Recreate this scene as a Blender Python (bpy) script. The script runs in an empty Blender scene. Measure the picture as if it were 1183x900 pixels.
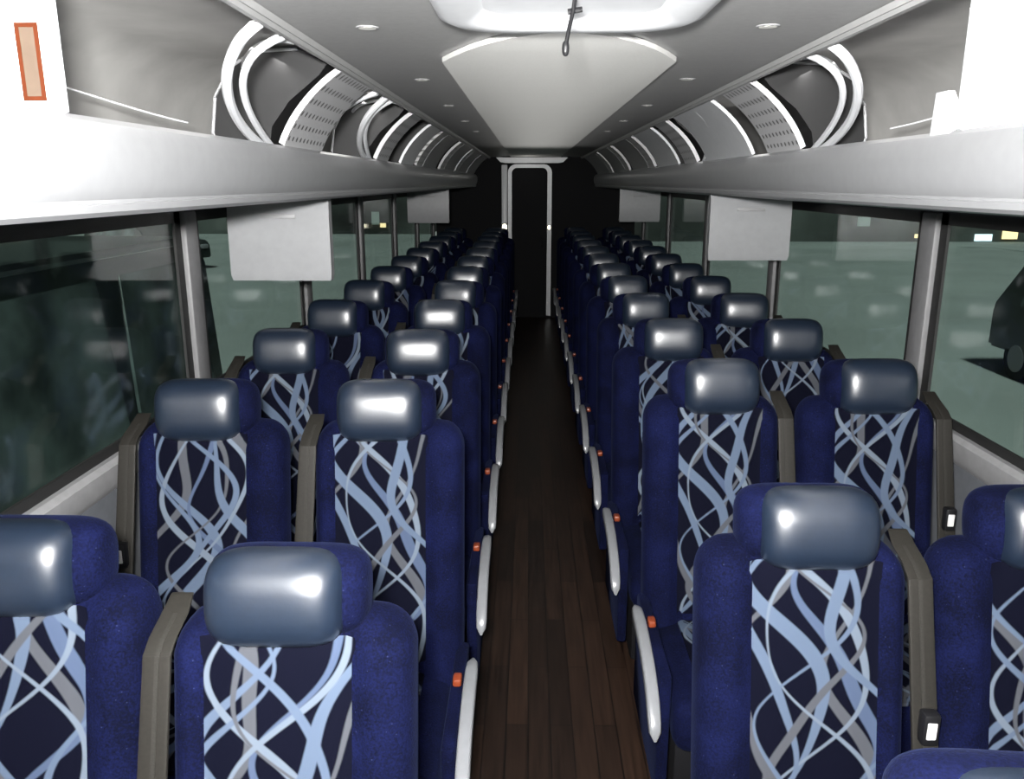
import bpy, bmesh, math, random
from mathutils import Vector, Matrix
random.seed(4)
C = bpy.context.scene.collection
R = math.radians
bpy.context.scene.view_settings.view_transform = 'Standard'

# ------------------------------------------------------------------ materials
def mat(name, col, rough=0.5, metal=0.0, spec=0.5, var=0.08, scale=30, emit=None, es=0.0, bump=0.0, coat=0.0, detail=3):
    m = bpy.data.materials.new(name); m.use_nodes = True
    nt = m.node_tree; b = nt.nodes['Principled BSDF']
    b.inputs['Roughness'].default_value = rough
    b.inputs['Metallic'].default_value = metal
    b.inputs['Specular IOR Level'].default_value = spec
    b.inputs['Coat Weight'].default_value = coat; b.inputs['Coat Roughness'].default_value = .2
    tc = nt.nodes.new('ShaderNodeTexCoord')
    nz = nt.nodes.new('ShaderNodeTexNoise'); nz.inputs['Scale'].default_value = scale; nz.inputs['Detail'].default_value = detail
    nt.links.new(tc.outputs['Object'], nz.inputs['Vector'])
    rp = nt.nodes.new('ShaderNodeValToRGB')
    rp.color_ramp.elements[0].position = 0.3; rp.color_ramp.elements[1].position = 0.7
    rp.color_ramp.elements[0].color = [c*(1-var) for c in col] + [1]
    rp.color_ramp.elements[1].color = [min(1, c*(1+var)) for c in col] + [1]
    nt.links.new(nz.outputs['Fac'], rp.inputs['Fac'])
    nt.links.new(rp.outputs['Color'], b.inputs['Base Color'])
    if emit:
        b.inputs['Emission Color'].default_value = list(emit)+[1]
        b.inputs['Emission Strength'].default_value = es
    if bump:
        bp = nt.nodes.new('ShaderNodeBump'); bp.inputs['Strength'].default_value = bump; bp.inputs['Distance'].default_value = 0.004
        nt.links.new(nz.outputs['Fac'], bp.inputs['Height']); nt.links.new(bp.outputs['Normal'], b.inputs['Normal'])
    return m

def expr_tools(nt):
    def val(x, sock):
        if isinstance(x, (int, float)): sock.default_value = x
        else: nt.links.new(x, sock)
    def op(o, a, b=0.0, c=None):
        n = nt.nodes.new('ShaderNodeMath'); n.operation = o
        val(a, n.inputs[0]); val(b, n.inputs[1])
        if c is not None: val(c, n.inputs[2])
        return n.outputs[0]
    def mix(f, a, b):
        n = nt.nodes.new('ShaderNodeMix'); n.data_type = 'RGBA'
        val(f, n.inputs['Factor'])
        for s, x in ((n.inputs[6], a), (n.inputs[7], b)):
            if isinstance(x, tuple): s.default_value = list(x)+[1]
            else: nt.links.new(x, s)
        return n.outputs[2]
    return op, mix

def plush_mat():
    """velour: fine speckle plus broad brushed patches of nap"""
    m = bpy.data.materials.new('navy_plush'); m.use_nodes = True
    nt = m.node_tree; b = nt.nodes['Principled BSDF']; op, mix = expr_tools(nt)
    b.inputs['Roughness'].default_value = .9; b.inputs['Specular IOR Level'].default_value = .06
    b.inputs['Sheen Weight'].default_value = .02; b.inputs['Sheen Tint'].default_value = (.25, .34, .85, 1); b.inputs['Sheen Roughness'].default_value = .4
    tc = nt.nodes.new('ShaderNodeTexCoord'); oi = nt.nodes.new('ShaderNodeObjectInfo')
    n1 = nt.nodes.new('ShaderNodeTexNoise'); n1.inputs['Scale'].default_value = 230; n1.inputs['Detail'].default_value = 2
    n2 = nt.nodes.new('ShaderNodeTexNoise'); n2.noise_dimensions = '4D'; n2.inputs['Scale'].default_value = 8; n2.inputs['Detail'].default_value = 3; n2.inputs['Distortion'].default_value = .8
    n3 = nt.nodes.new('ShaderNodeTexVoronoi'); n3.inputs['Scale'].default_value = 55
    for n in (n1, n2, n3): nt.links.new(tc.outputs['Object'], n.inputs['Vector'])
    nt.links.new(op('MULTIPLY', oi.outputs['Random'], 20.0), n2.inputs['W'])
    f = op('ADD', op('MULTIPLY_ADD', n2.outputs['Fac'], 1.5, -.47), op('MULTIPLY_ADD', n1.outputs['Fac'], 1.7, -.83))
    fc = nt.nodes.new('ShaderNodeClamp'); nt.links.new(f, fc.inputs['Value'])
    c = mix(fc.outputs[0], (.0008, .0013, .0070), (.0038, .0058, .032))
    lint = op('LESS_THAN', n3.outputs['Distance'], .08)
    c = mix(op('MULTIPLY', lint, .35), c, (.035, .045, .10))
    nt.links.new(c, b.inputs['Base Color'])
    bp = nt.nodes.new('ShaderNodeBump'); bp.inputs['Strength'].default_value = .25; bp.inputs['Distance'].default_value = .004
    nt.links.new(n1.outputs['Fac'], bp.inputs['Height']); nt.links.new(bp.outputs['Normal'], b.inputs['Normal'])
    return m

def ribbon_mat():
    m = bpy.data.materials.new('ribbon_fabric'); m.use_nodes = True
    nt = m.node_tree; b = nt.nodes['Principled BSDF']; op, mix = expr_tools(nt)
    b.inputs['Roughness'].default_value = 0.85
    b.inputs['Specular IOR Level'].default_value = 0.06
    uv = nt.nodes.new('ShaderNodeUVMap'); sx = nt.nodes.new('ShaderNodeSeparateXYZ')
    nt.links.new(uv.outputs['UV'], sx.inputs['Vector'])
    oi = nt.nodes.new('ShaderNodeObjectInfo')
    U = sx.outputs[0]; V = op('ADD', sx.outputs[1], op('MULTIPLY', oi.outputs['Random'], 9.0))
    col = (0.0009, 0.0012, 0.0050)
    BL = (0.055, 0.074, 0.110); PA = (0.082, 0.100, 0.128); GR = (0.044, 0.047, 0.055); MB = (0.040, 0.055, 0.092)
    # centre, amplitude, frequency, phase, amp2, freq2, half width, colour
    rib = [(.10, .26, 2.4, 0.3, .06, 6.1, .034, GR), (.88, .26, 2.2, 2.0, .06, 5.3, .034, GR),
           (.30, .32, 2.7, 1.2, .07, 5.0, .042, BL),
           (.70, .32, 2.5, 3.7, .07, 5.8, .038, MB), (.50, .46, 2.2, 5.2, .05, 5.3, .026, PA),
           (.14, .26, 3.0, 5.5, .08, 4.9, .029, BL), (.50, .36, 2.9, 4.0, .06, 6.3, .024, GR),
           (.86, .26, 2.8, 0.9, .08, 5.4, .034, BL), (.55, .48, 2.1, 2.4, .04, 6.0, .017, PA),
           (.45, .42, 2.5, 0.6, .05, 5.7, .022, BL)]
    for (c, a, f, p, a2, f2, w, k) in rib:
        t1 = op('MULTIPLY_ADD', V, f, p); t2 = op('MULTIPLY_ADD', V, f2, p*1.7)
        x = op('ADD', op('MULTIPLY_ADD', op('SINE', t1), a, c), op('MULTIPLY', op('SINE', t2), a2))
        dx = op('ADD', op('MULTIPLY', op('COSINE', t1), a*f), op('MULTIPLY', op('COSINE', t2), a2*f2))
        ln = op('SQRT', op('MULTIPLY_ADD', dx, dx, 1.0))
        d = op('DIVIDE', op('ABSOLUTE', op('SUBTRACT', U, x)), ln)
        ww = op('MULTIPLY_ADD', op('SINE', op('MULTIPLY_ADD', V, 2.3, p*3)), w*0.55, w)
        mask = op('MULTIPLY_ADD', op('SUBTRACT', ww, d), 70.0, .5)      # slightly soft woven edge
        cl = nt.nodes.new('ShaderNodeClamp'); nt.links.new(mask, cl.inputs['Value'])
        col = mix(cl.outputs[0], col, k)
    nt.links.new(col, b.inputs['Base Color'])
    return m

def perforated_mat():
    m = bpy.data.materials.new('perforated_plate'); m.use_nodes = True
    nt = m.node_tree; b = nt.nodes['Principled BSDF']; op, mix = expr_tools(nt)
    b.inputs['Roughness'].default_value = 0.4
    uv = nt.nodes.new('ShaderNodeUVMap'); sx = nt.nodes.new('ShaderNodeSeparateXYZ')
    nt.links.new(uv.outputs['UV'], sx.inputs['Vector'])
    fu = op('SUBTRACT', op('FRACT', op('MULTIPLY', sx.outputs[0], 24)), .5)
    fv = op('SUBTRACT', op('FRACT', op('MULTIPLY', sx.outputs[1], 24)), .5)
    d = op('SQRT', op('ADD', op('MULTIPLY', fu, fu), op('MULTIPLY', fv, fv)))
    nt.links.new(mix(op('LESS_THAN', d, .2), (.42, .42, .43), (.09, .09, .09)), b.inputs['Base Color'])
    return m

def plank_mat():
    m = bpy.data.materials.new('wood_vinyl'); m.use_nodes = True
    nt = m.node_tree; b = nt.nodes['Principled BSDF']
    tc = nt.nodes.new('ShaderNodeTexCoord'); mp = nt.nodes.new('ShaderNodeMapping')
    mp.inputs['Rotation'].default_value = (0, 0, R(90))
    nt.links.new(tc.outputs['Object'], mp.inputs['Vector'])
    br = nt.nodes.new('ShaderNodeTexBrick'); br.inputs['Scale'].default_value = 1
    br.inputs['Brick Width'].default_value = .7; br.inputs['Row Height'].default_value = .075
    br.inputs['Mortar Size'].default_value = .002
    br.inputs['Color1'].default_value = (.027, .0148, .0100, 1); br.inputs['Color2'].default_value = (.0125, .0073, .0055, 1)
    br.inputs['Mortar'].default_value = (.0035, .0025, .0022, 1)
    nt.links.new(mp.outputs['Vector'], br.inputs['Vector'])
    nz = nt.nodes.new('ShaderNodeTexNoise'); mp2 = nt.nodes.new('ShaderNodeMapping'); mp2.inputs['Scale'].default_value = (70, 3.5, 1)
    nt.links.new(tc.outputs['Object'], mp2.inputs['Vector']); nt.links.new(mp2.outputs['Vector'], nz.inputs['Vector'])
    nz.inputs['Scale'].default_value = 1; nz.inputs['Detail'].default_value = 4
    rp = nt.nodes.new('ShaderNodeValToRGB'); rp.color_ramp.elements[0].position = .35; rp.color_ramp.elements[1].position = .68
    rp.color_ramp.elements[0].color = (.4, .4, .4, 1)
    nt.links.new(nz.outputs['Fac'], rp.inputs['Fac'])
    mx = nt.nodes.new('ShaderNodeMix'); mx.data_type = 'RGBA'; mx.blend_type = 'MULTIPLY'; mx.inputs['Factor'].default_value = .85
    nt.links.new(br.outputs['Color'], mx.inputs[6]); nt.links.new(rp.outputs['Color'], mx.inputs[7])
    nt.links.new(mx.outputs[2], b.inputs['Base Color']); b.inputs['Roughness'].default_value = .4
    b.inputs['Specular IOR Level'].default_value = .25
    return m

def glass_mat():
    m = bpy.data.materials.new('tinted_glass'); m.use_nodes = True
    nt = m.node_tree; nt.nodes.remove(nt.nodes['Principled BSDF']); op, mix = expr_tools(nt)
    out = nt.nodes['Material Output']
    t = nt.nodes.new('ShaderNodeBsdfTransparent'); t.inputs['Color'].default_value = (.82, .88, .86, 1)
    g = nt.nodes.new('ShaderNodeBsdfGlossy'); g.inputs['Roughness'].default_value = .05
    lw = nt.nodes.new('ShaderNodeLayerWeight'); lw.inputs['Blend'].default_value = .5
    f = op('MULTIPLY_ADD', op('POWER', lw.outputs['Facing'], 3.0), .34, .08)
    mx = nt.nodes.new('ShaderNodeMixShader')
    nt.links.new(f, mx.inputs[0]); nt.links.new(t.outputs[0], mx.inputs[1]); nt.links.new(g.outputs[0], mx.inputs[2])
    nt.links.new(mx.outputs[0], out.inputs['Surface'])
    return m

M = dict(
    plush=plush_mat(),
    ribbon=ribbon_mat(), perf=perforated_mat(), plank=plank_mat(), glass=glass_mat(),
    asphalt=mat('asphalt', (.325, .358, .338), .9, var=.13, scale=.3, detail=7),
    leather=mat('navy_leather', (.0048, .0095, .0195), .38, spec=.85, var=.1, scale=90, bump=.05, coat=.2),
    belt=mat('olive_grey_belt', (.0125, .0115, .0098), .6, spec=.2, var=.12, scale=120),
    webbing=mat('belt_webbing', (.0165, .0155, .0135), .7, spec=.2, var=.15, scale=300),
    black=mat('black_plastic', (.006, .006, .007), .45, spec=.3),
    dark=mat('dark_panel', (.004, .004, .005), .7, spec=.15),
    white=mat('white_plastic', (.55, .56, .58), .35, var=.03),
    label=mat('white_label', (.5, .5, .5), .5, var=.02),
    lip=mat('rack_lip_grey', (.235, .238, .246), .35, var=.03),
    grey=mat('light_grey_plastic', (.24, .243, .252), .38, var=.04),
    arm=mat('silver_grey_plastic', (.145, .15, .16), .30, var=.05),
    midgrey=mat('mid_grey_plastic', (.24, .24, .245), .5, var=.05),
    ceil=mat('ceiling_grey', (.26, .26, .26), .42, var=.05, scale=60),
    ceilc=mat('ceiling_centre_cloth', (.58, .58, .565), .85, var=.04, scale=200),
    binback=mat('bin_lining', (.36, .355, .345), .45, var=.10, scale=7),
    hole=mat('bin_hole_shade', (.012, .012, .0125), .5, spec=.3),  # near-black colour paints the shade inside the bin holes
    rail=mat('rail_grey', (.30, .30, .30), .35, var=.04),
    orange=mat('orange_print', (.058, .0135, .0045), .6, spec=.08),
    pale=mat('pale_print', (.074, .054, .040), .6, spec=.08),
    red=mat('orange_button', (.15, .028, .009), .4),
    wall=mat('wall_grey', (.07, .075, .085), .8),
    sill=mat('sill_grey', (.20, .20, .205), .5),
    pillar=mat('pillar_grey', (.13, .13, .134), .5),
    gasket=mat('gasket_black', (.008, .008, .008), .6),
    lamp=mat('lens_or_glint', (.5, .5, .47), .4, emit=(1, .97, .9), es=.12),
    warm=mat('warm_glint', (.9, .85, .6), .3, emit=(1, .92, .7), es=4.0),  # emission paints the flash reflections by the rear door
    screen=mat('dark_screen', (.01, .01, .012), .1),
    chrome=mat('chrome', (.7, .7, .7), .2, metal=1),
    carpaint=mat('dark_car_paint', (.022, .028, .026), .3, spec=.6, var=.3, scale=2),
    carglass=mat('car_glass', (.10, .125, .12), .12, var=.6, scale=2.2),
    tyre=mat('tyre', (.012, .012, .012), .85),
    bldg=mat('night_building', (.06, .066, .060), .9, var=.85, scale=.22, detail=7),
    litwin=mat('lit_window', (.8, .6, .3), .5, emit=(1, .74, .4), es=2.2),
    bluewin=mat('blue_white_light', (.7, .8, .9), .5, emit=(.8, .92, 1), es=2.2),
    redwin=mat('red_sign', (.6, .1, .05), .5, emit=(1, .2, .08), es=1.2),
    coolwin=mat('cool_window', (.3, .35, .33), .5, emit=(.75, .95, .85), es=.10),
)

# ------------------------------------------------------------------ mesh helpers
def obj(name, bm, m, parent=None, smooth=True, angle=38):
    bmesh.ops.recalc_face_normals(bm, faces=bm.faces)
    me = bpy.data.meshes.new(name); bm.to_mesh(me); bm.free()
    if smooth:
        for p in me.polygons: p.use_smooth = True
        me.set_sharp_from_angle(angle=R(angle))
    me.materials.append(M[m])
    o = bpy.data.objects.new(name, me); C.objects.link(o)
    if parent: o.parent = parent
    return o
def thing(name, label, cat, loc=(0, 0, 0), rz=0, group=None):
    o = bpy.data.objects.new(name, None); C.objects.link(o); o.empty_display_size = .1
    o.location = loc; o.rotation_euler = (0, 0, rz); o['label'] = label; o['category'] = cat
    if group: o['group'] = group
    return o
def struct(name, bm, m, **k):
    o = obj(name, bm, m, **k); o['kind'] = 'structure'; return o
trnd = random.Random(5)
def dup(root, loc, label, group, scale=(1, 1, 1)):
    r = root.copy(); C.objects.link(r); r.location = loc; r['label'] = label; r['group'] = group; r.scale = scale
    for ch in list(root.children):
        c = ch.copy(); C.objects.link(c); c.parent = r
        if ch.name.startswith('headrest'):      # headrests are never set quite alike
            c.rotation_euler = (R(trnd.uniform(-.35, .35)), R(trnd.uniform(-.25, .25)), R(trnd.uniform(-6, 6)))
        for g in list(ch.children):
            d = g.copy(); C.objects.link(d); d.parent = c
    return r
def nb(): return bmesh.new()
def box(bm, x0, x1, y0, y1, z0, z1, r=0, seg=2):
    vs = [bm.verts.new((x, y, z)) for x in (x0, x1) for y in (y0, y1) for z in (z0, z1)]
    q = [(0,1,3,2), (4,6,7,5), (0,4,5,1), (2,3,7,6), (0,2,6,4), (1,5,7,3)]
    fs = [bm.faces.new([vs[i] for i in f]) for f in q]
    if r:
        es = list({e for f in fs for e in f.edges})
        bmesh.ops.bevel(bm, geom=es, offset=r, segments=seg, profile=.5, affect='EDGES')
    return bm
def loft(bm, rings, cap=True):
    rv = [[bm.verts.new(p) for p in ring] for ring in rings]
    n = len(rings[0])
    for a, b in zip(rv, rv[1:]):
        for i in range(n):
            bm.faces.new((a[i], a[(i+1) % n], b[(i+1) % n], b[i]))
    if cap:
        bm.faces.new(rv[0]); bm.faces.new(rv[-1])
    return bm
def sellip(bm, c, s, e1=.5, e2=.5, nu=32, nv=20, tilt=0):
    f = lambda v, e: math.copysign(abs(v)**e, v)
    rows = []
    for j in range(1, nv):
        ph = -math.pi/2 + math.pi*j/nv
        rows.append([(f(math.cos(ph), e1)*f(math.cos(2*math.pi*i/nu), e2), f(math.cos(ph), e1)*f(math.sin(2*math.pi*i/nu), e2), f(math.sin(ph), e1)) for i in range(nu)])
    ct, st = math.cos(tilt), math.sin(tilt)
    def tr(p):
        x, y, z = p[0]*s[0], p[1]*s[1], p[2]*s[2]
        return (c[0]+x, c[1]+y*ct+z*st, c[2]-y*st+z*ct)
    rv = [[bm.verts.new(tr(p)) for p in r] for r in rows]
    for a, b in zip(rv, rv[1:]):
        for i in range(nu): bm.faces.new((a[i], a[(i+1) % nu], b[(i+1) % nu], b[i]))
    for r, z in ((rv[0], -1), (rv[-1], 1)):
        t = bm.verts.new(tr((0, 0, z)))
        for i in range(nu): bm.faces.new((r[i], r[(i+1) % nu], t))
    return bm
def xroll(bm, c, hw, ry, rz, tilt, n=36, m=26, p=5, q=.36):
    """bolster lying along x: superelliptic section, ends rounded off"""
    ct, st = math.cos(tilt), math.sin(tilt); rings = []
    for i in range(m+1):
        t = -1+2*i/m; t = math.sin(t*math.pi/2)*.9995
        k = max((1-abs(t)**p)**q, .05)
        ring = []
        for j in range(n):
            a = 2*math.pi*j/n
            y = ry*k*math.copysign(abs(math.cos(a))**.9, math.cos(a)); z = rz*(.25+.75*k)*math.copysign(abs(math.sin(a))**.78, math.sin(a))
            ring.append((c[0]+hw*t, c[1]+y*ct+z*st, c[2]-y*st+z*ct))
        rings.append(ring)
    return loft(bm, rings)
def tube(bm, pts, r, n=8):
    pts = [Vector(p) for p in pts]; rings = []
    for i, p in enumerate(pts):
        t = (pts[min(i+1, len(pts)-1)] - pts[max(i-1, 0)]).normalized()
        up = Vector((0, 0, 1)) if abs(t.z) < .9 else Vector((0, 1, 0))
        a = t.cross(up).normalized(); b = t.cross(a)
        rings.append([p + a*r*math.cos(2*math.pi*k/n) + b*r*math.sin(2*math.pi*k/n) for k in range(n)])
    return loft(bm, rings)
def bez(p0, p1, p2, p3, n=12):
    P = [Vector(p) for p in (p0, p1, p2, p3)]
    return [P[0]*(1-t)**3 + P[1]*3*t*(1-t)**2 + P[2]*3*t*t*(1-t) + P[3]*t**3 for t in [i/n for i in range(n+1)]]
def extr(bm, prof, y0, y1, s=1, closed=True):
    a = [bm.verts.new((s*x, y0, z)) for x, z in prof]; b = [bm.verts.new((s*x, y1, z)) for x, z in prof]
    n = len(prof)
    for i in range(n if closed else n-1):
        bm.faces.new((a[i], a[(i+1) % n], b[(i+1) % n], b[i]))
    if closed: bm.faces.new(a); bm.faces.new(b)
    return bm
def cyl(bm, c, r, h, axis='z', n=24, r2=None):
    r2 = r if r2 is None else r2
    def pt(k, rr, t):
        a, b = rr*math.cos(2*math.pi*k/n), rr*math.sin(2*math.pi*k/n)
        return {'z': (c[0]+a, c[1]+b, c[2]+t), 'y': (c[0]+a, c[1]+t, c[2]+b), 'x': (c[0]+t, c[1]+a, c[2]+b)}[axis]
    return loft(bm, [[pt(k, r, -h/2) for k in range(n)], [pt(k, r2, h/2) for k in range(n)]])
def sm(x, a, b):
    t = max(0, min(1, (x-a)/(b-a))); return t*t*(3-2*t)
def arch(x0, x1, z0, z1, r, n=10):
    out = [(x0, z0), (x1, z0)]
    for cx, a0 in ((x1-r, 0), (x0+r, 90)):
        for k in range(n+1):
            a = R(a0+90*k/n); out.append((cx+r*math.cos(a), z1-r+r*math.sin(a)))
    return out

# ------------------------------------------------------------------ seat
HZ = 1.17
W = .215
def yc(z): return .055 + (z-HZ)*.20
def bol(x): return .028*sm(abs(x), .115, .17)
def yfront(x, z, d=.058): return yc(z) - (d + bol(x))
def backrest_bm(off):
    bm = nb(); rings = []
    lev = [(.36, W, .058)] + [(.36+.69*i/16, W, .058) for i in range(1, 17)]
    for i in range(1, 13):
        t = i/12.0; k = 1-math.sqrt(max(0, 1-t*t))
        lev.append((1.05+.08*t, W-.07*k, .058-.045*k))
    n = 30
    for z, w, d in lev:
        ts = [math.sin(math.pi/2*(-1+2*i/n)) for i in range(n+1)]
        fr = [(w*t+off, yc(z)-(d+bol(w*t+off)*d/.058)*max(0, 1-abs(t)**7)**.36, z) for t in ts]
        bk = [(w*t+off, yc(z)+d*max(0, 1-abs(t)**7)**.36, z) for t in reversed(ts[1:-1])]
        rings.append(fr+bk)
    return loft(bm, rings)
def insert_bm():
    bm = nb(); uvl = bm.loops.layers.uv.new('UVMap')
    nx, nz = 16, 26; hw = .135; g = []
    for j in range(nz+1):
        z = .44 + (1.105-.44)*j/nz; row = []
        for i in range(nx+1):
            t = -1+2*i/nx; x = hw*t
            off = -.009*(1-abs(t)**6) + .004*abs(t)**6
            if j in (0, nz): off = .004
            row.append(bm.verts.new((x, yfront(x, min(z, 1.08))+off, z)))
        g.append(row)
    for j in range(nz):
        for i in range(nx):
            f = bm.faces.new((g[j][i], g[j][i+1], g[j+1][i+1], g[j+1][i]))
            for l in f.loops:
                l[uvl].uv = (l.vert.co.x/.25+.5, l.vert.co.z/.25)
    return bm
def make_seat(label, s, aisle, group):
    """s = +1: outboard is +x (right of the coach)"""
    r = thing('coach_seat', label, 'seat', (0, 0, 0), 0, group)
    obj('backrest', backrest_bm(-s*.020), 'plush', r)
    obj('backrest_insert', insert_bm(), 'ribbon', r)['label'] = 'navy panel woven with blue and grey ribbons'
    # plush wings of the headrest stand a little proud towards the aisle
    h = obj('headrest', xroll(nb(), (-s*.010, .044, HZ-.004), .143, .070, .085, .17, p=5.5), 'plush', r)
    obj('headrest_cover', xroll(nb(), (s*.004, .006, HZ), .121, .071, .090, .14, p=4.6, q=.36), 'leather', h)['label'] = 'shiny dark leather headrest cover'
    bm = nb(); box(bm, -.205, .205, -.60, -.10, .26, .42, .045, 4); obj('seat_cushion', bm, 'plush', r)
    bm = nb(); uvl = bm.loops.layers.uv.new('UVMap'); box(bm, -.126, .126, -.575, -.14, .40, .428, .012, 2)
    for f in bm.faces:
        for l in f.loops: l[uvl].uv = (l.vert.co.x/.25+.5, l.vert.co.y/.25)
    obj('cushion_insert', bm, 'ribbon', r)
    bm = nb(); box(bm, -.19, .19, -.52, -.06, .0, .28, .02, 2); obj('seat_base', bm, 'dark', r)
    # flat seat belt lying on the outboard bolster, over the shoulder and down
    bm = nb(); rings = []; bm2 = nb(); r2 = []
    NB = 24
    for i in range(NB+1):
        t = i/NB; z = .66+.478*t; w = .027 - .003*t
        if i in (0, NB): w *= .85
        y = yc(z)-.083 + .10*sm(t, .88, 1.0); d = .0032
        cx = s*(.2120 + .012*(1-t) - .012*t)
        ring = [(cx+w*math.copysign(abs(math.cos(a))**.35, math.cos(a)), y+d*math.copysign(abs(math.sin(a))**.6, math.sin(a)) + (.004 if math.sin(a) > .3 else 0), z) for a in [2*math.pi*k/20 for k in range(20)]]
        rings.append(ring)
        if 1 <= i <= NB-1:
            o_ = -.002*s
            r2.append([(cx+o_-.004, y-d-.0012, z), (cx+o_+.004, y-d-.0012, z), (cx+o_+.004, y-.001, z), (cx+o_-.004, y-.001, z)])
    b = obj('seat_belt', loft(bm, rings), 'belt', r)
    obj('belt_stripe', loft(bm2, r2), 'webbing', b)
    bm = nb(); zz = .775; y = yc(zz)-.104; bx = s*.220
    box(bm, bx-.017, bx+.017, y-.008, y+.022, zz-.038, zz+.036, .006, 2)
    k = obj('belt_buckle', bm, 'black', r)
    bm = nb(); box(bm, bx-.010, bx+.010, y-.0105, y-.006, zz-.021, zz+.019, .002, 1)
    obj('buckle_label', bm, 'label', k)
    if aisle:
        bm = nb(); rings = []
        path = bez((0, -.20, .505), (0, -.42, .515), (0, -.60, .485), (0, -.665, .36), 18)
        N = 18
        for i, p in enumerate(path):
            t = i/N; w = .018; dd = .017
            e = math.sqrt(max(.03, 1-abs(2*t-1)**12)); w *= e; dd *= e
            tg = (path[min(i+1, N)]-path[max(i-1, 0)]).normalized()
            nrm = Vector((0, -tg.z, tg.y))
            cx = -s*.269
            rings.append([Vector((cx, p.y, p.z)) + Vector((w*math.copysign(abs(math.cos(a))**.45, math.cos(a)), 0, 0)) + nrm*dd*math.copysign(abs(math.sin(a))**.5, math.sin(a)) for a in [2*math.pi*q/20 for q in range(20)]])
        a = obj('armrest', loft(bm, rings), 'arm', r); a['label'] = 'light grey aisle armrest'
        bm = nb(); box(bm, -s*.234-.012, -s*.234+.012, -.33, -.29, .50, .522, .006, 2)
        obj('recline_button', bm, 'red', r)
        bm = nb(); box(bm, -s*.233-.018, -s*.233+.018, -.58, -.10, .12, .50, .01, 2); obj('side_panel', bm, 'plush', r)
    return r
ORD = ['zeroth', 'first', 'second', 'third', 'fourth', 'fifth', 'sixth', 'seventh', 'eighth', 'ninth', 'tenth', 'eleventh', 'twelfth', 'thirteenth', 'fourteenth']
LY = [1.29, 2.25] + [3.08+.81*k for k in range(10)]
RY = [1.58, 2.56] + [3.36+.80*k for k in range(10)]
def seat_label(side, pos, i):
    w = 'window' if pos == 'window' else 'aisle'
    return f'navy ribbon-patterned {w} seat, {ORD[i+1]} row back from the camera, {side} of the aisle'
LOW = (1, 1, .95)
FIRST = {('left', 'aisle'): (-.512, 1.29, .94), ('left', 'window'): (-1.003, 1.34, .962), ('right', 'aisle'): (.510, 1.58, .95), ('right', 'window'): (.998, 1.58, .95)}
XS = {('left', 'aisle'): (-.50, -.50), ('left', 'window'): (-1.015, -1.015), ('right', 'aisle'): (.53, .507), ('right', 'window'): (1.025, 1.0)}
for s, ys, side in ((-1, LY, 'left'), (1, RY, 'right')):
    for pos in ('aisle', 'window'):
        xs = XS[(side, pos)]; fx, fy, fz = FIRST[(side, pos)]
        g = f'{pos} seats along the {side} side'; proto = None
        for i, y in enumerate(ys):
            if proto is None:
                proto = make_seat(seat_label(side, pos, i), s, pos == 'aisle', g); proto.location = (fx, fy, 0); proto.scale = (1, 1, fz)
                if side == 'right' and pos == 'aisle':
                    dup(proto, (.475, .718, 0), 'seat nearest the camera, only its dark headrest top showing at lower right', g, LOW)
            else:
                dup(proto, (xs[min(i-1, 1)], y, 0), seat_label(side, pos, i), g)

# ------------------------------------------------------------------ shell
Y0, Y1 = -1.0, 11.25
WX = 1.33
struct('floor', box(nb(), -WX, WX, Y0, Y1, -.06, 0), 'plank', smooth=False)
bm = nb(); prof = [(-.62, 2.125)] + [(-.6+1.2*i/12, 2.125+.02*(1-((i-6)/6)**2)) for i in range(13)] + [(.62, 2.125), (.62, 2.2), (-.62, 2.2)]
struct('ceiling', extr(bm, prof, Y0, Y1), 'ceil')
struct('trim_1', box(nb(), -WX-.05, WX+.05, Y0, Y1, 2.205, 2.24), 'wall', smooth=False)   # roof skin
bm = nb(); n = 16
pts = [(.325*(-1+2*i/n), 2.02+.42*(-1+2*i/n)**2) for i in range(n+1)] + [(.325, Y1-.05), (-.325, Y1-.05)]
def cz(x): return 2.125+.02*(1-(x/.6)**2)
a = [bm.verts.new((x, y, cz(x)-.014)) for x, y in pts]; b = [bm.verts.new((x, y, cz(x)-.001)) for x, y in pts]
for i in range(len(pts)):
    j = (i+1) % len(pts); bm.faces.new((a[i], a[j], b[j], b[i]))
bm.faces.new(a); bm.faces.new(b)
struct('trim_2', bm, 'ceilc', smooth=False)
tn = 3; wn = 1
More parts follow.
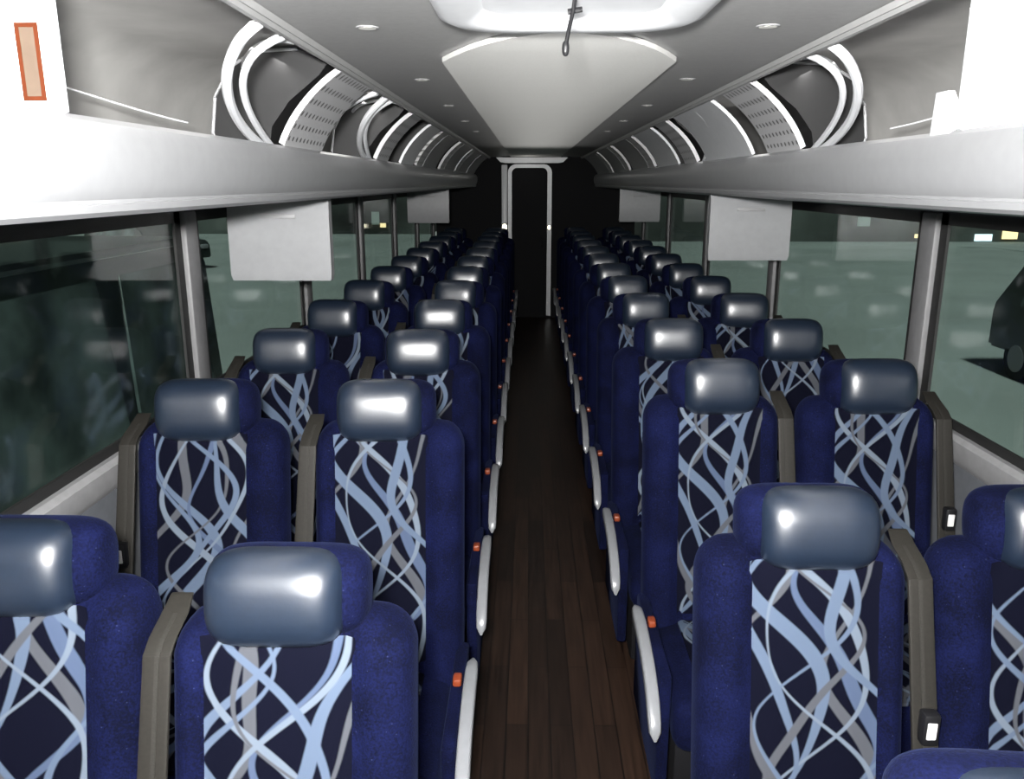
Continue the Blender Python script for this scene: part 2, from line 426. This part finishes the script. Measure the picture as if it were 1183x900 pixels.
for s, side, p0, dp in ((-1, 'left', 3.05, 1.58), (1, 'right', 2.97, 1.86)):
    X = s*WX
    bm = nb(); box(bm, min(X, X+s*.04), max(X, X+s*.04), Y0, Y1, 0, .97)
    box(bm, min(X, X+s*.04), max(X, X+s*.04), Y0, Y1, 1.70, 2.22)
    struct('wall_'+side, bm, 'wall', smooth=False)
    bm = nb(); extr(bm, [(WX-.0, .90), (WX-.02, .93), (WX-.025, .985), (WX-.01, 1.0), (WX+.035, 1.0), (WX+.035, .975), (WX+.0, .972)], Y0, Y1, s)
    struct(f'trim_{tn}', bm, 'sill'); tn += 1
    py = p0-2*dp; ps = []
    while py < Y1+1:
        ps.append(py); py += dp
    for p in ps:
        if p < Y0+.1 or p > Y1-.1: continue
        bm = nb(); box(bm, min(X-s*.012, X+s*.035), max(X-s*.012, X+s*.035), p-.055, p+.055, 1.0, 1.70, .01, 2)
        struct(f'trim_{tn}', bm, 'pillar'); tn += 1
    for p, q in zip(ps, ps[1:]):
        lo, hi = max(p+.056, Y0), min(q-.056, Y1)
        if hi-lo < .2: continue
        bm = nb(); xa = X+s*.02
        box(bm, min(xa, xa+s*.006), max(xa, xa+s*.006), lo, hi, 1.001, 1.699)
        w = struct(f'window_{wn}', bm, 'glass', smooth=False); wn += 1
        bm = nb(); g0, g1 = min(xa-s*.012, xa-s*.002), max(xa-s*.012, xa-s*.002)
        box(bm, g0, g1, lo, lo+.05, 1.0, 1.70); box(bm, g0, g1, hi-.05, hi, 1.0, 1.70)
        box(bm, g0, g1, lo, hi, 1.0, 1.03); box(bm, g0, g1, lo, hi, 1.66, 1.70)
        obj('window_gasket', bm, 'gasket', w, smooth=False)

# rear bulkhead and lavatory door
struct('wall_rear', box(nb(), -WX, WX, Y1, Y1+.06, 0, 2.2), 'dark', smooth=False)
DX0, DX1 = -.31, .15
d = struct('door_1', extr(nb(), arch(DX0, DX1, .03, 1.985, .07), Y1-.035, Y1-.005), 'dark')
obj('door_handle', tube(nb(), [(DX1-.06, Y1-.035, .95), (DX1-.06, Y1-.07, .95), (DX1-.06, Y1-.07, 1.08), (DX1-.06, Y1-.035, 1.08)], .01), 'chrome', d)
bm = nb()
po, pi_ = arch(DX0-.055, DX1+.065, .03, 2.035, .11), arch(DX0-.004, DX1+.008, .035, 1.99, .07)
L = [[[bm.verts.new((x, y, z)) for x, z in q] for q in (po, pi_)] for y in (Y1-.06, Y1-.002)]
for k in range(1, len(po)):
    j = (k+1) % len(po)
    for f_ in L: bm.faces.new((f_[0][k], f_[0][j], f_[1][j], f_[1][k]))
    for q in (0, 1): bm.faces.new((L[0][q][k], L[0][q][j], L[1][q][j], L[1][q][k]))
box(bm, DX0-.14, DX0-.062, Y1-.05, Y1-.002, .55, 2.03, .012)
struct(f'trim_{tn}', bm, 'white'); tn += 1
bm = nb(); extr(bm, [(-.46, 2.06), (-.4, 2.05), (.3, 2.05), (.36, 2.06), (.42, 2.12), (-.52, 2.12)], Y1-.10, Y1-.062)
struct(f'trim_{tn}', bm, 'white'); tn += 1
for x, k, lab in ((DX0-.10, 1.0, 'small glowing flash reflection left of the rear lavatory door'), (DX1+.035, .6, 'tiny glowing flash reflection on the door frame right of the rear lavatory door')):
    t = thing('flash_glint', lab, 'lamp', (x, Y1-.06, 1.22), 0, 'flash reflections added beside the rear door')  # added glowing blob in place of a flash reflection, no lamp here
    obj('lens_or_glint', sellip(nb(), (0, -.012*k, 0), (.03*k, .014*k, .045*k), .7, .7, 16, 10), 'warm', t)
    bm = nb(); box(bm, -.035*k, .035*k, -.008*k, .01, -.055*k, .055*k, .003); obj('glint_plate', bm, 'grey', t)

# ------------------------------------------------------------------ luggage racks
OP = bez((.616, 0, 2.112), (.68, 0, 2.075), (.76, 0, 2.0), (.80, 0, 1.905), 12)
def panel(bm, y0, y1, s, th=.014, uv=False):
    uvl = bm.loops.layers.uv.new('UVMap') if uv else None
    inn = [(p.x, p.z) for p in OP]; out = [(p.x+th, p.z+th*.6) for p in OP]
    extr(bm, inn+out[::-1], y0, y1, s)
    if uv:
        for fc in bm.faces:
            for l in fc.loops: l[uvl].uv = (l.vert.co.y, l.vert.co.z*1.2)
    return bm
rnd = random.Random(11)
for s, side, bulk, posts, closed in ((-1, 'left', 1.30, [(2.50, 2.95), (4.0, 4.32), (5.4, 5.7), (6.8, 7.1), (8.2, 8.5)], [(4.75, 5.25, 'white'), (5.72, 6.5, 'grey'), (7.12, 8.05, 'grey'), (8.52, 9.6, 'grey'), (9.7, 11.0, 'grey')]),
                               (1, 'right', 1.76, [(2.80, 3.18), (4.5, 4.85), (6.0, 6.3), (7.5, 7.8), (9.0, 9.3)], [(3.40, 4.25, 'white'), (5.05, 5.85, 'white'), (6.32, 7.25, 'grey'), (7.82, 8.85, 'grey'), (9.32, 11.0, 'grey')])):
    t = thing('luggage_rack', f'long grey overhead luggage rack with open bins along the {side} windows', 'luggage rack', (0, 0, 0), 0, None)
    lip = [(.835, 1.77), (.835, 1.885), (.82, 1.902), (.80, 1.905), (.783, 1.895), (.772, 1.875), (.768, 1.85), (.770, 1.82), (.776, 1.795), (.784, 1.775),
           (.787, 1.772), (.787, 1.767), (.783, 1.764), (.786, 1.752), (.797, 1.744), (.835, 1.742)]
    obj('rack_lip', extr(nb(), lip, Y0, Y1-.02, s), 'lip', t, angle=30)
    obj('rack_tray', extr(nb(), [(.836, 1.742), (1.325, 1.705), (1.325, 1.735), (.836, 1.775)], Y0, Y1-.02, s), 'grey', t)
    obj('back_panel', extr(nb(), [(.63, 2.135), (.74, 2.18), (1.14, 2.18), (1.25, 2.12), (1.305, 2.0), (1.315, 1.745), (1.325, 1.745), (1.325, 2.19), (.63, 2.19)], Y0, Y1-.02, s), 'binback', t)
    obj('top_rail', extr(nb(), [(.588, 2.124), (.594, 2.113), (.600, 2.114), (.606, 2.107), (.620, 2.108), (.626, 2.118), (.630, 2.134), (.60, 2.128)], Y0, Y1-.02, s), 'rail', t, angle=25)
    prof = [(.79, 1.906), (.84, 1.88), (1.31, 1.745), (1.302, 2.0), (1.24, 2.115), (1.13, 2.172), (.79, 2.172)]
    obj('end_panel', extr(nb(), prof, bulk, bulk+.02, s), 'white', t)
    for n_, (a, b) in enumerate(posts):
        obj('bin_post', panel(nb(), a, b, s, .016, True), 'perf', t)
        # D-shaped solid behind the post, near-black to stand in for a shaded hole
        prof = [(.86, 1.785), (.93, 1.80), (.99, 1.86), (1.01, 1.94), (.995, 2.04), (.95, 2.12), (.87, 2.165), (.745, 2.172), (.66, 2.135), (.69, 2.10), (.78, 2.03), (.835, 1.96), (.85, 1.88)]
        obj('hole_block', extr(nb(), prof, a+.01, b-.02, s), 'hole', t)
        if n_ > 1: continue
        rim = [Vector((s*x, a+.006, z)) for x, z in prof[1:8]]
        obj('hole_rim', tube(nb(), rim, .005), 'grey', t)
        # moulded door stays sweeping from the ceiling rail down to the lip
        for q in range(2):
            j = rnd.uniform(-.03, .03)
            p = bez((s*.632, a-.70+q*.16+j, 2.118), (s*(.72+.04*q), a-.74+q*.10+j, 2.05), (s*(.82-.03*q), a-.48+q*.14, 1.96), (s*.818, a-.12+q*.08, 1.892), 18)
            obj('hinge_arm', tube(nb(), p, .012-.003*q), 'white', t)
        p = bez((s*.632, a-.45, 2.12), (s*.72, a-.36, 2.15), (s*.84, a-.18, 2.14), (s*.90, a-.01, 2.12), 14)
        obj('gas_strut', tube(nb(), p, .007), 'white', t)
        if n_ == 0 and s < 0:
            p = bez((s*.632, b+.18, 2.115), (s*.76, b+.22, 2.09), (s*.87, b+.10, 1.98), (s*.82, b-.05, 1.89), 14)
            obj('hinge_arm', tube(nb(), p, .010), 'white', t)
            p = bez((s*.70, b+.55, 2.14), (s*.85, b+.35, 2.15), (s*1.0, b+.2, 2.12), (s*1.02, b+.06, 1.98), 12)
            obj('gas_strut', tube(nb(), p, .006), 'white', t)
    for (a, b, m) in closed:
        obj('bin_door', panel(nb(), a, b, s, .012), m, t)
    # odds and ends left along the lip and the back of the open front bay
    a0 = posts[0][0]
    bm = nb(); tube(bm, bez((s*1.20, bulk+.10, 2.02), (s*1.16, bulk+.35, 2.06), (s*1.10, a0-.45, 1.98), (s*1.02, a0-.15, 1.96), 14), .0025)
    obj('loose_cable', bm, 'white', t)
    bm = nb(); box(bm, min(s*.84, s*.90), max(s*.84, s*.90), bulk+.05, a0-.05, 1.888, 1.896, .002, 1); obj('lip_ledge', bm, 'midgrey', t)
    if s < 0:
        yf = bulk
        bm = nb(); box(bm, -.852, -.803, yf-.002, yf, 1.913, 2.037, .0008, 1); st = obj('notice_sticker', bm, 'label', t, smooth=False)
        bm = nb(); x0, x1, z0, z1, w = -.845, -.810, 1.920, 2.03, .0065
        box(bm, x0, x1, yf-.003, yf-.0015, z0, z0+w); box(bm, x0, x1, yf-.003, yf-.0015, z1-w, z1)
        box(bm, x0, x0+w, yf-.003, yf-.0015, z0+w, z1-w); box(bm, x1-w, x1, yf-.003, yf-.0015, z0+w, z1-w)
        obj('sticker_border', bm, 'orange', st, smooth=False)
        bm = nb(); box(bm, x0+w, x1-w, yf-.0026, yf-.0015, z0+w, z1-w)
        obj('sticker_print', bm, 'pale', st, smooth=False)
    else:
        bm = nb(); loft(bm, [[(.79, 1.80, 1.880), (.84, 1.80, 1.880), (.84, 1.89, 1.880), (.79, 1.89, 1.880)], [(.785, 1.82, 1.985), (.80, 1.82, 1.985), (.80, 1.87, 1.985), (.785, 1.87, 1.985)]])
        obj('door_bracket', bm, 'white', t)

# ------------------------------------------------------------------ flip down monitors
def monitor(x, y, lab):
    t = thing('flip_down_monitor', lab, 'monitor', (x, y, 1.7015), 0, 'flip down monitors under the racks')
    def tz(dx):      # follow the sloping underside of the rack tray
        return 1.742 - (abs(x+dx)-.836)*.0757 - 1.7015 - .0005
    bm = nb()
    hw = .203
    loft(bm, [[(-hw, -.012, tz(-hw)), (hw, -.012, tz(hw)), (hw, .03, tz(hw)), (-hw, .03, tz(-hw))],
              [(-hw, -.020, -.05), (hw, -.020, -.05), (hw, .03, -.05), (-hw, .03, -.05)],
              [(-hw, -.022, -.262), (hw, -.022, -.262), (hw, .03, -.262), (-hw, .03, -.262)],
              [(-.198, -.014, -.285), (.198, -.014, -.285), (.198, .03, -.285), (-.198, .03, -.285)]])
    obj('monitor_housing', bm, 'grey', t)
    bm = nb(); box(bm, -.17, .17, .0305, .033, -.26, -.04); obj('screen', bm, 'screen', t)
    bm = nb(); box(bm, -.07, .07, -.026, -.019, -.040, -.022, .002); obj('latch', bm, 'midgrey', t)
monitor(-1.075, 3.32, 'light grey monitor hanging by the left windows, nearer of two')
monitor(-1.065, 8.2, 'light grey monitor hanging by the left windows, farther of two')
monitor(1.03, 4.25, 'light grey monitor hanging by the right windows, nearer of two')
monitor(1.03, 8.5, 'light grey monitor hanging by the right windows, farther of two')

# ------------------------------------------------------------------ ceiling lights and hatch
for s, side in ((-1, 'left'), (1, 'right')):
    for i in range(5):
        y = 1.95+.95*i
        t = thing('ceiling_light', f'round recessed ceiling light, {ORD[i+1]} from the camera in the {side} row', 'light', (s*.44, y, cz(.44)-.0005), 0, f'recessed lights on the {side} of the ceiling')
        bm = nb(); n = 24
        rings = [[(r*math.cos(2*math.pi*k/n), r*math.sin(2*math.pi*k/n), z) for k in range(n)] for r, z in ((.026, -.001), (.025, -.003), (.021, -.004), (.018, -.003))]
        loft(bm, rings, cap=False); obj('light_rim', bm, 'midgrey', t)
        obj('light_lens', cyl(nb(), (0, 0, -.003), .019, .002), 'lamp', t)
t = thing('roof_hatch', 'white framed roof escape hatch in the ceiling above the front rows', 'hatch', (0, 1.60, 2.14), 0)
def rrect(hx, hy, r, z, n=10):
    out = []
    for cx, cy, a0 in ((hx-r, hy-r, 0), (-hx+r, hy-r, 90), (-hx+r, -hy+r, 180), (hx-r, -hy+r, 270)):
        for k in range(n+1):
            a = R(a0+90*k/n); out.append((cx+r*math.cos(a), cy+r*math.sin(a), z))
    return out
bm = nb(); loft(bm, [rrect(.27, .30, .14, -.005), rrect(.26, .29, .14, -.025), rrect(.24, .27, .13, -.034), rrect(.20, .23, .11, -.032), rrect(.17, .20, .09, -.012)], cap=False)
obj('hatch_frame', bm, 'white', t, angle=70)
bm = nb(); loft(bm, [rrect(.18, .21, .09, -.006), rrect(.18, .21, .09, -.013)]); obj('hatch_panel', bm, 'white', t)
bm = nb(); tube(bm, bez((.0, .0, -.013), (.0, .0, -.04), (-.010, .03, -.06), (-.014, .04, -.098), 10), .004)
tube(bm, [(-.012, .012, -.040), (.014, .012, -.036)], .005)
sellip(bm, (-.014, .04, -.098), (.007, .007, .014), .8, .8, 12, 8); obj('hatch_handle', bm, 'black', t)

# ------------------------------------------------------------------ outside: night car park
g = struct('ground', box(nb(), -60, 60, -30, 90, -1.3, -1.2), 'asphalt', smooth=False)
def vehicle(name, label, cat, loc, rz, L, Wd, H, van=False):
    t = thing(name, label, cat, loc, rz)
    h = L/2
    if van: prof = [(-h, .35), (-h+.02, 1.0), (-h+.55, 1.25), (-h+1.35, H-.15), (-h+1.7, H), (h-.1, H), (h, H-.2), (h, .35)]
    else: prof = [(-h, .4), (-h+.03, .85), (-h+.15, 1.0), (-h+1.1, 1.1), (-h+1.75, H-.08), (-h+2.1, H), (h-.5, H), (h-.1, 1.1), (h, 1.0), (h, .4)]
    def inset(z): return Wd/2 - .16*max(0, (z-1.05)/(H-1.05))
    bm = nb()
    loft(bm, [[(-inset(z), y, z) for y, z in prof], [(inset(z), y, z) for y, z in prof]])
    bmesh.ops.bevel(bm, geom=list(bm.edges), offset=.05, segments=3, affect='EDGES')
    obj('body', bm, 'carpaint', t)
    zt, zb = H-.16, 1.15
    for sd in (-1, 1):
        spans = [(-h+1.6, -.1), (0, 1.0), (1.1, h-.75)] if not van else [(-h+1.5, -h+2.3), (-h+2.4, -.1), (.0, 1.4), (1.5, h-.3)]
        for a, b in spans:
            bm = nb(); P = [(a, zb), (b, zb), (b-.05, zt), (a+.15, zt)]
            loft(bm, [[(sd*(inset(z)-.012), y, z) for y, z in P], [(sd*(inset(z)+.008), y, z) for y, z in P]]); obj('side_window', bm, 'carglass', t, smooth=False)
        for y in (-h+.85, h-.85):
            bm = nb(); cyl(bm, (sd*(Wd/2-.12), y, .34), .34, .22, 'x', 28)
            w = obj('wheel', bm, 'tyre', t)
            bm = nb(); cyl(bm, (sd*(Wd/2-.005), y, .34), .21, .02, 'x', 20); obj('wheel_rim', bm, 'midgrey', w)
        bm = nb(); sellip(bm, (sd*(Wd/2-.28), -h+.03, .8), (.16, .06, .08), .5, .5, 16, 10); obj('headlight', bm, 'grey', t)
    return t
vehicle('van', 'dark tall van parked close beside the front left window', 'van', (-3.5, 3.45, -1.2), 0, 6.2, 2.0, 2.6, True)
vehicle('car', 'dark car parked on the asphalt beyond the right front window', 'car', (8.45, 11.2, -1.2), 0, 4.7, 1.9, 1.85)
vehicle('car', 'dark car parked far off beyond the left windows', 'car', (-14, 30, -1.2), R(60), 4.7, 1.9, 1.7)
def building(label, x0, x1, y, H, extra):
    t = thing('building', label, 'building', (x0, y, -1.2))
    bm = nb(); box(bm, 0, x1-x0, 0, 6, 0, H); box(bm, -.2, x1-x0+.2, -.2, 6.2, H, H+.4); obj('wall', bm, 'bldg', t, smooth=False)
    n = int((x1-x0)/2.5)
    for i in range(n):
        if random.random() < .35: continue
        z0 = .3+random.random()*1.8
        bm = nb(); box(bm, 1+i*2.5, 1.4+i*2.5+random.random()*1.4, -.05, .02, z0, z0+.4+random.random()*.7); obj('window', bm, 'coolwin', t, smooth=False)
    for x, z, w, h, m in extra:
        bm = nb(); box(bm, x-x0, x-x0+w, -.08, -.055, z, z+h); obj('lit_window', bm, m, t, smooth=False)
building('low dark building with lit windows beyond the right-hand car park', 6, 58, 44, 7, [(24.5, .15, .8, .45, 'litwin'), (23.1, .05, .9, .35, 'bluewin'), (25.9, .2, .35, .5, 'redwin'), (20.0, .2, .5, .2, 'litwin')])
building('low dark building with lit windows beyond the left-hand car park', -58, -6, 50, 7, [(-9.0, .4, .35, .25, 'litwin')])
def lamp_post(x, y, lab):
    t = thing('street_lamp', lab, 'street lamp', (x, y, -1.2), 0, 'car park street lamps')
    obj('pole', tube(nb(), [(0, 0, 0), (0, 0, 3), (0, 0, 5.3), (-.3 if x > 0 else .3, 0, 5.6), (-.9 if x > 0 else .9, 0, 5.7)], .06), 'dark', t)
    q = -1.1 if x > 0 else 1.1
    bm = nb(); box(bm, q-.3, q+.3, -.15, .15, 5.62, 5.76, .03); h_ = obj('lamp_head', bm, 'dark', t)
    bm = nb(); box(bm, q-.25, q+.25, -.12, .12, 5.585, 5.622, .01); obj('lens_or_glint', bm, 'litwin', h_)
lamp_post(22, 36, 'tall street lamp at the far edge of the right car park')
lamp_post(-20, 40, 'tall street lamp at the far edge of the left car park')

# ------------------------------------------------------------------ lights, world, camera
w = bpy.data.worlds.new('night'); bpy.context.scene.world = w; w.use_nodes = True
w.node_tree.nodes['Background'].inputs['Color'].default_value = (.014, .018, .018, 1)
def light(name, kind, loc, rot, power, col=(1, 1, 1), **k):
    l = bpy.data.lights.new(name, kind); l.energy = power; l.color = col
    for a, v in k.items(): setattr(l, a, v)
    o = bpy.data.objects.new(name, l); C.objects.link(o); o.location = loc; o.rotation_euler = rot
    return o
CX, CZ = -.08, 1.80
light('car_park_light', 'SUN', (0, 0, 30), (R(36), 0, 0), 2.7, (.90, 1, .96), angle=R(6))
light('camera_flash', 'AREA', (CX-.06, -.02, CZ+.09), (R(83), 0, R(1.1)), 245, (1, .99, .97), shape='RECTANGLE', size=.12, size_y=.07)
light('ceiling_bounce_fill', 'AREA', (0, 4.6, 1.30), (R(180), 0, 0), 7.5, (1, .985, .96), shape='RECTANGLE', size=.3, size_y=7.0, spread=R(80))  # unseen fill added over the aisle to imitate bounce on the ceiling
for s in (-1, 1):
    light('bin_fill', 'AREA', (s*.80, 2.8, 2.14), (0, R(-s*25), 0), 9, (1, .98, .95), shape='RECTANGLE', size=.04, size_y=4.0)  # unseen fill strip added to brighten the bin interior
light('rear_fill', 'POINT', (-.1, 10.75, 2.0), (0, 0, 0), .8, (1, .97, .9), shadow_soft_size=.04)  # unseen fill added to brighten the rear door frame
cd = bpy.data.cameras.new('camera'); cam = bpy.data.objects.new('camera', cd); C.objects.link(cam)
cd.sensor_fit = 'HORIZONTAL'; cd.sensor_width = 36; cd.lens = 950/1183*36; cd.clip_start = .02
cam.location = (CX, 0, CZ)
cam.rotation_euler = (R(90-14.12), 0, R(1.18))
bpy.context.scene.camera = cam
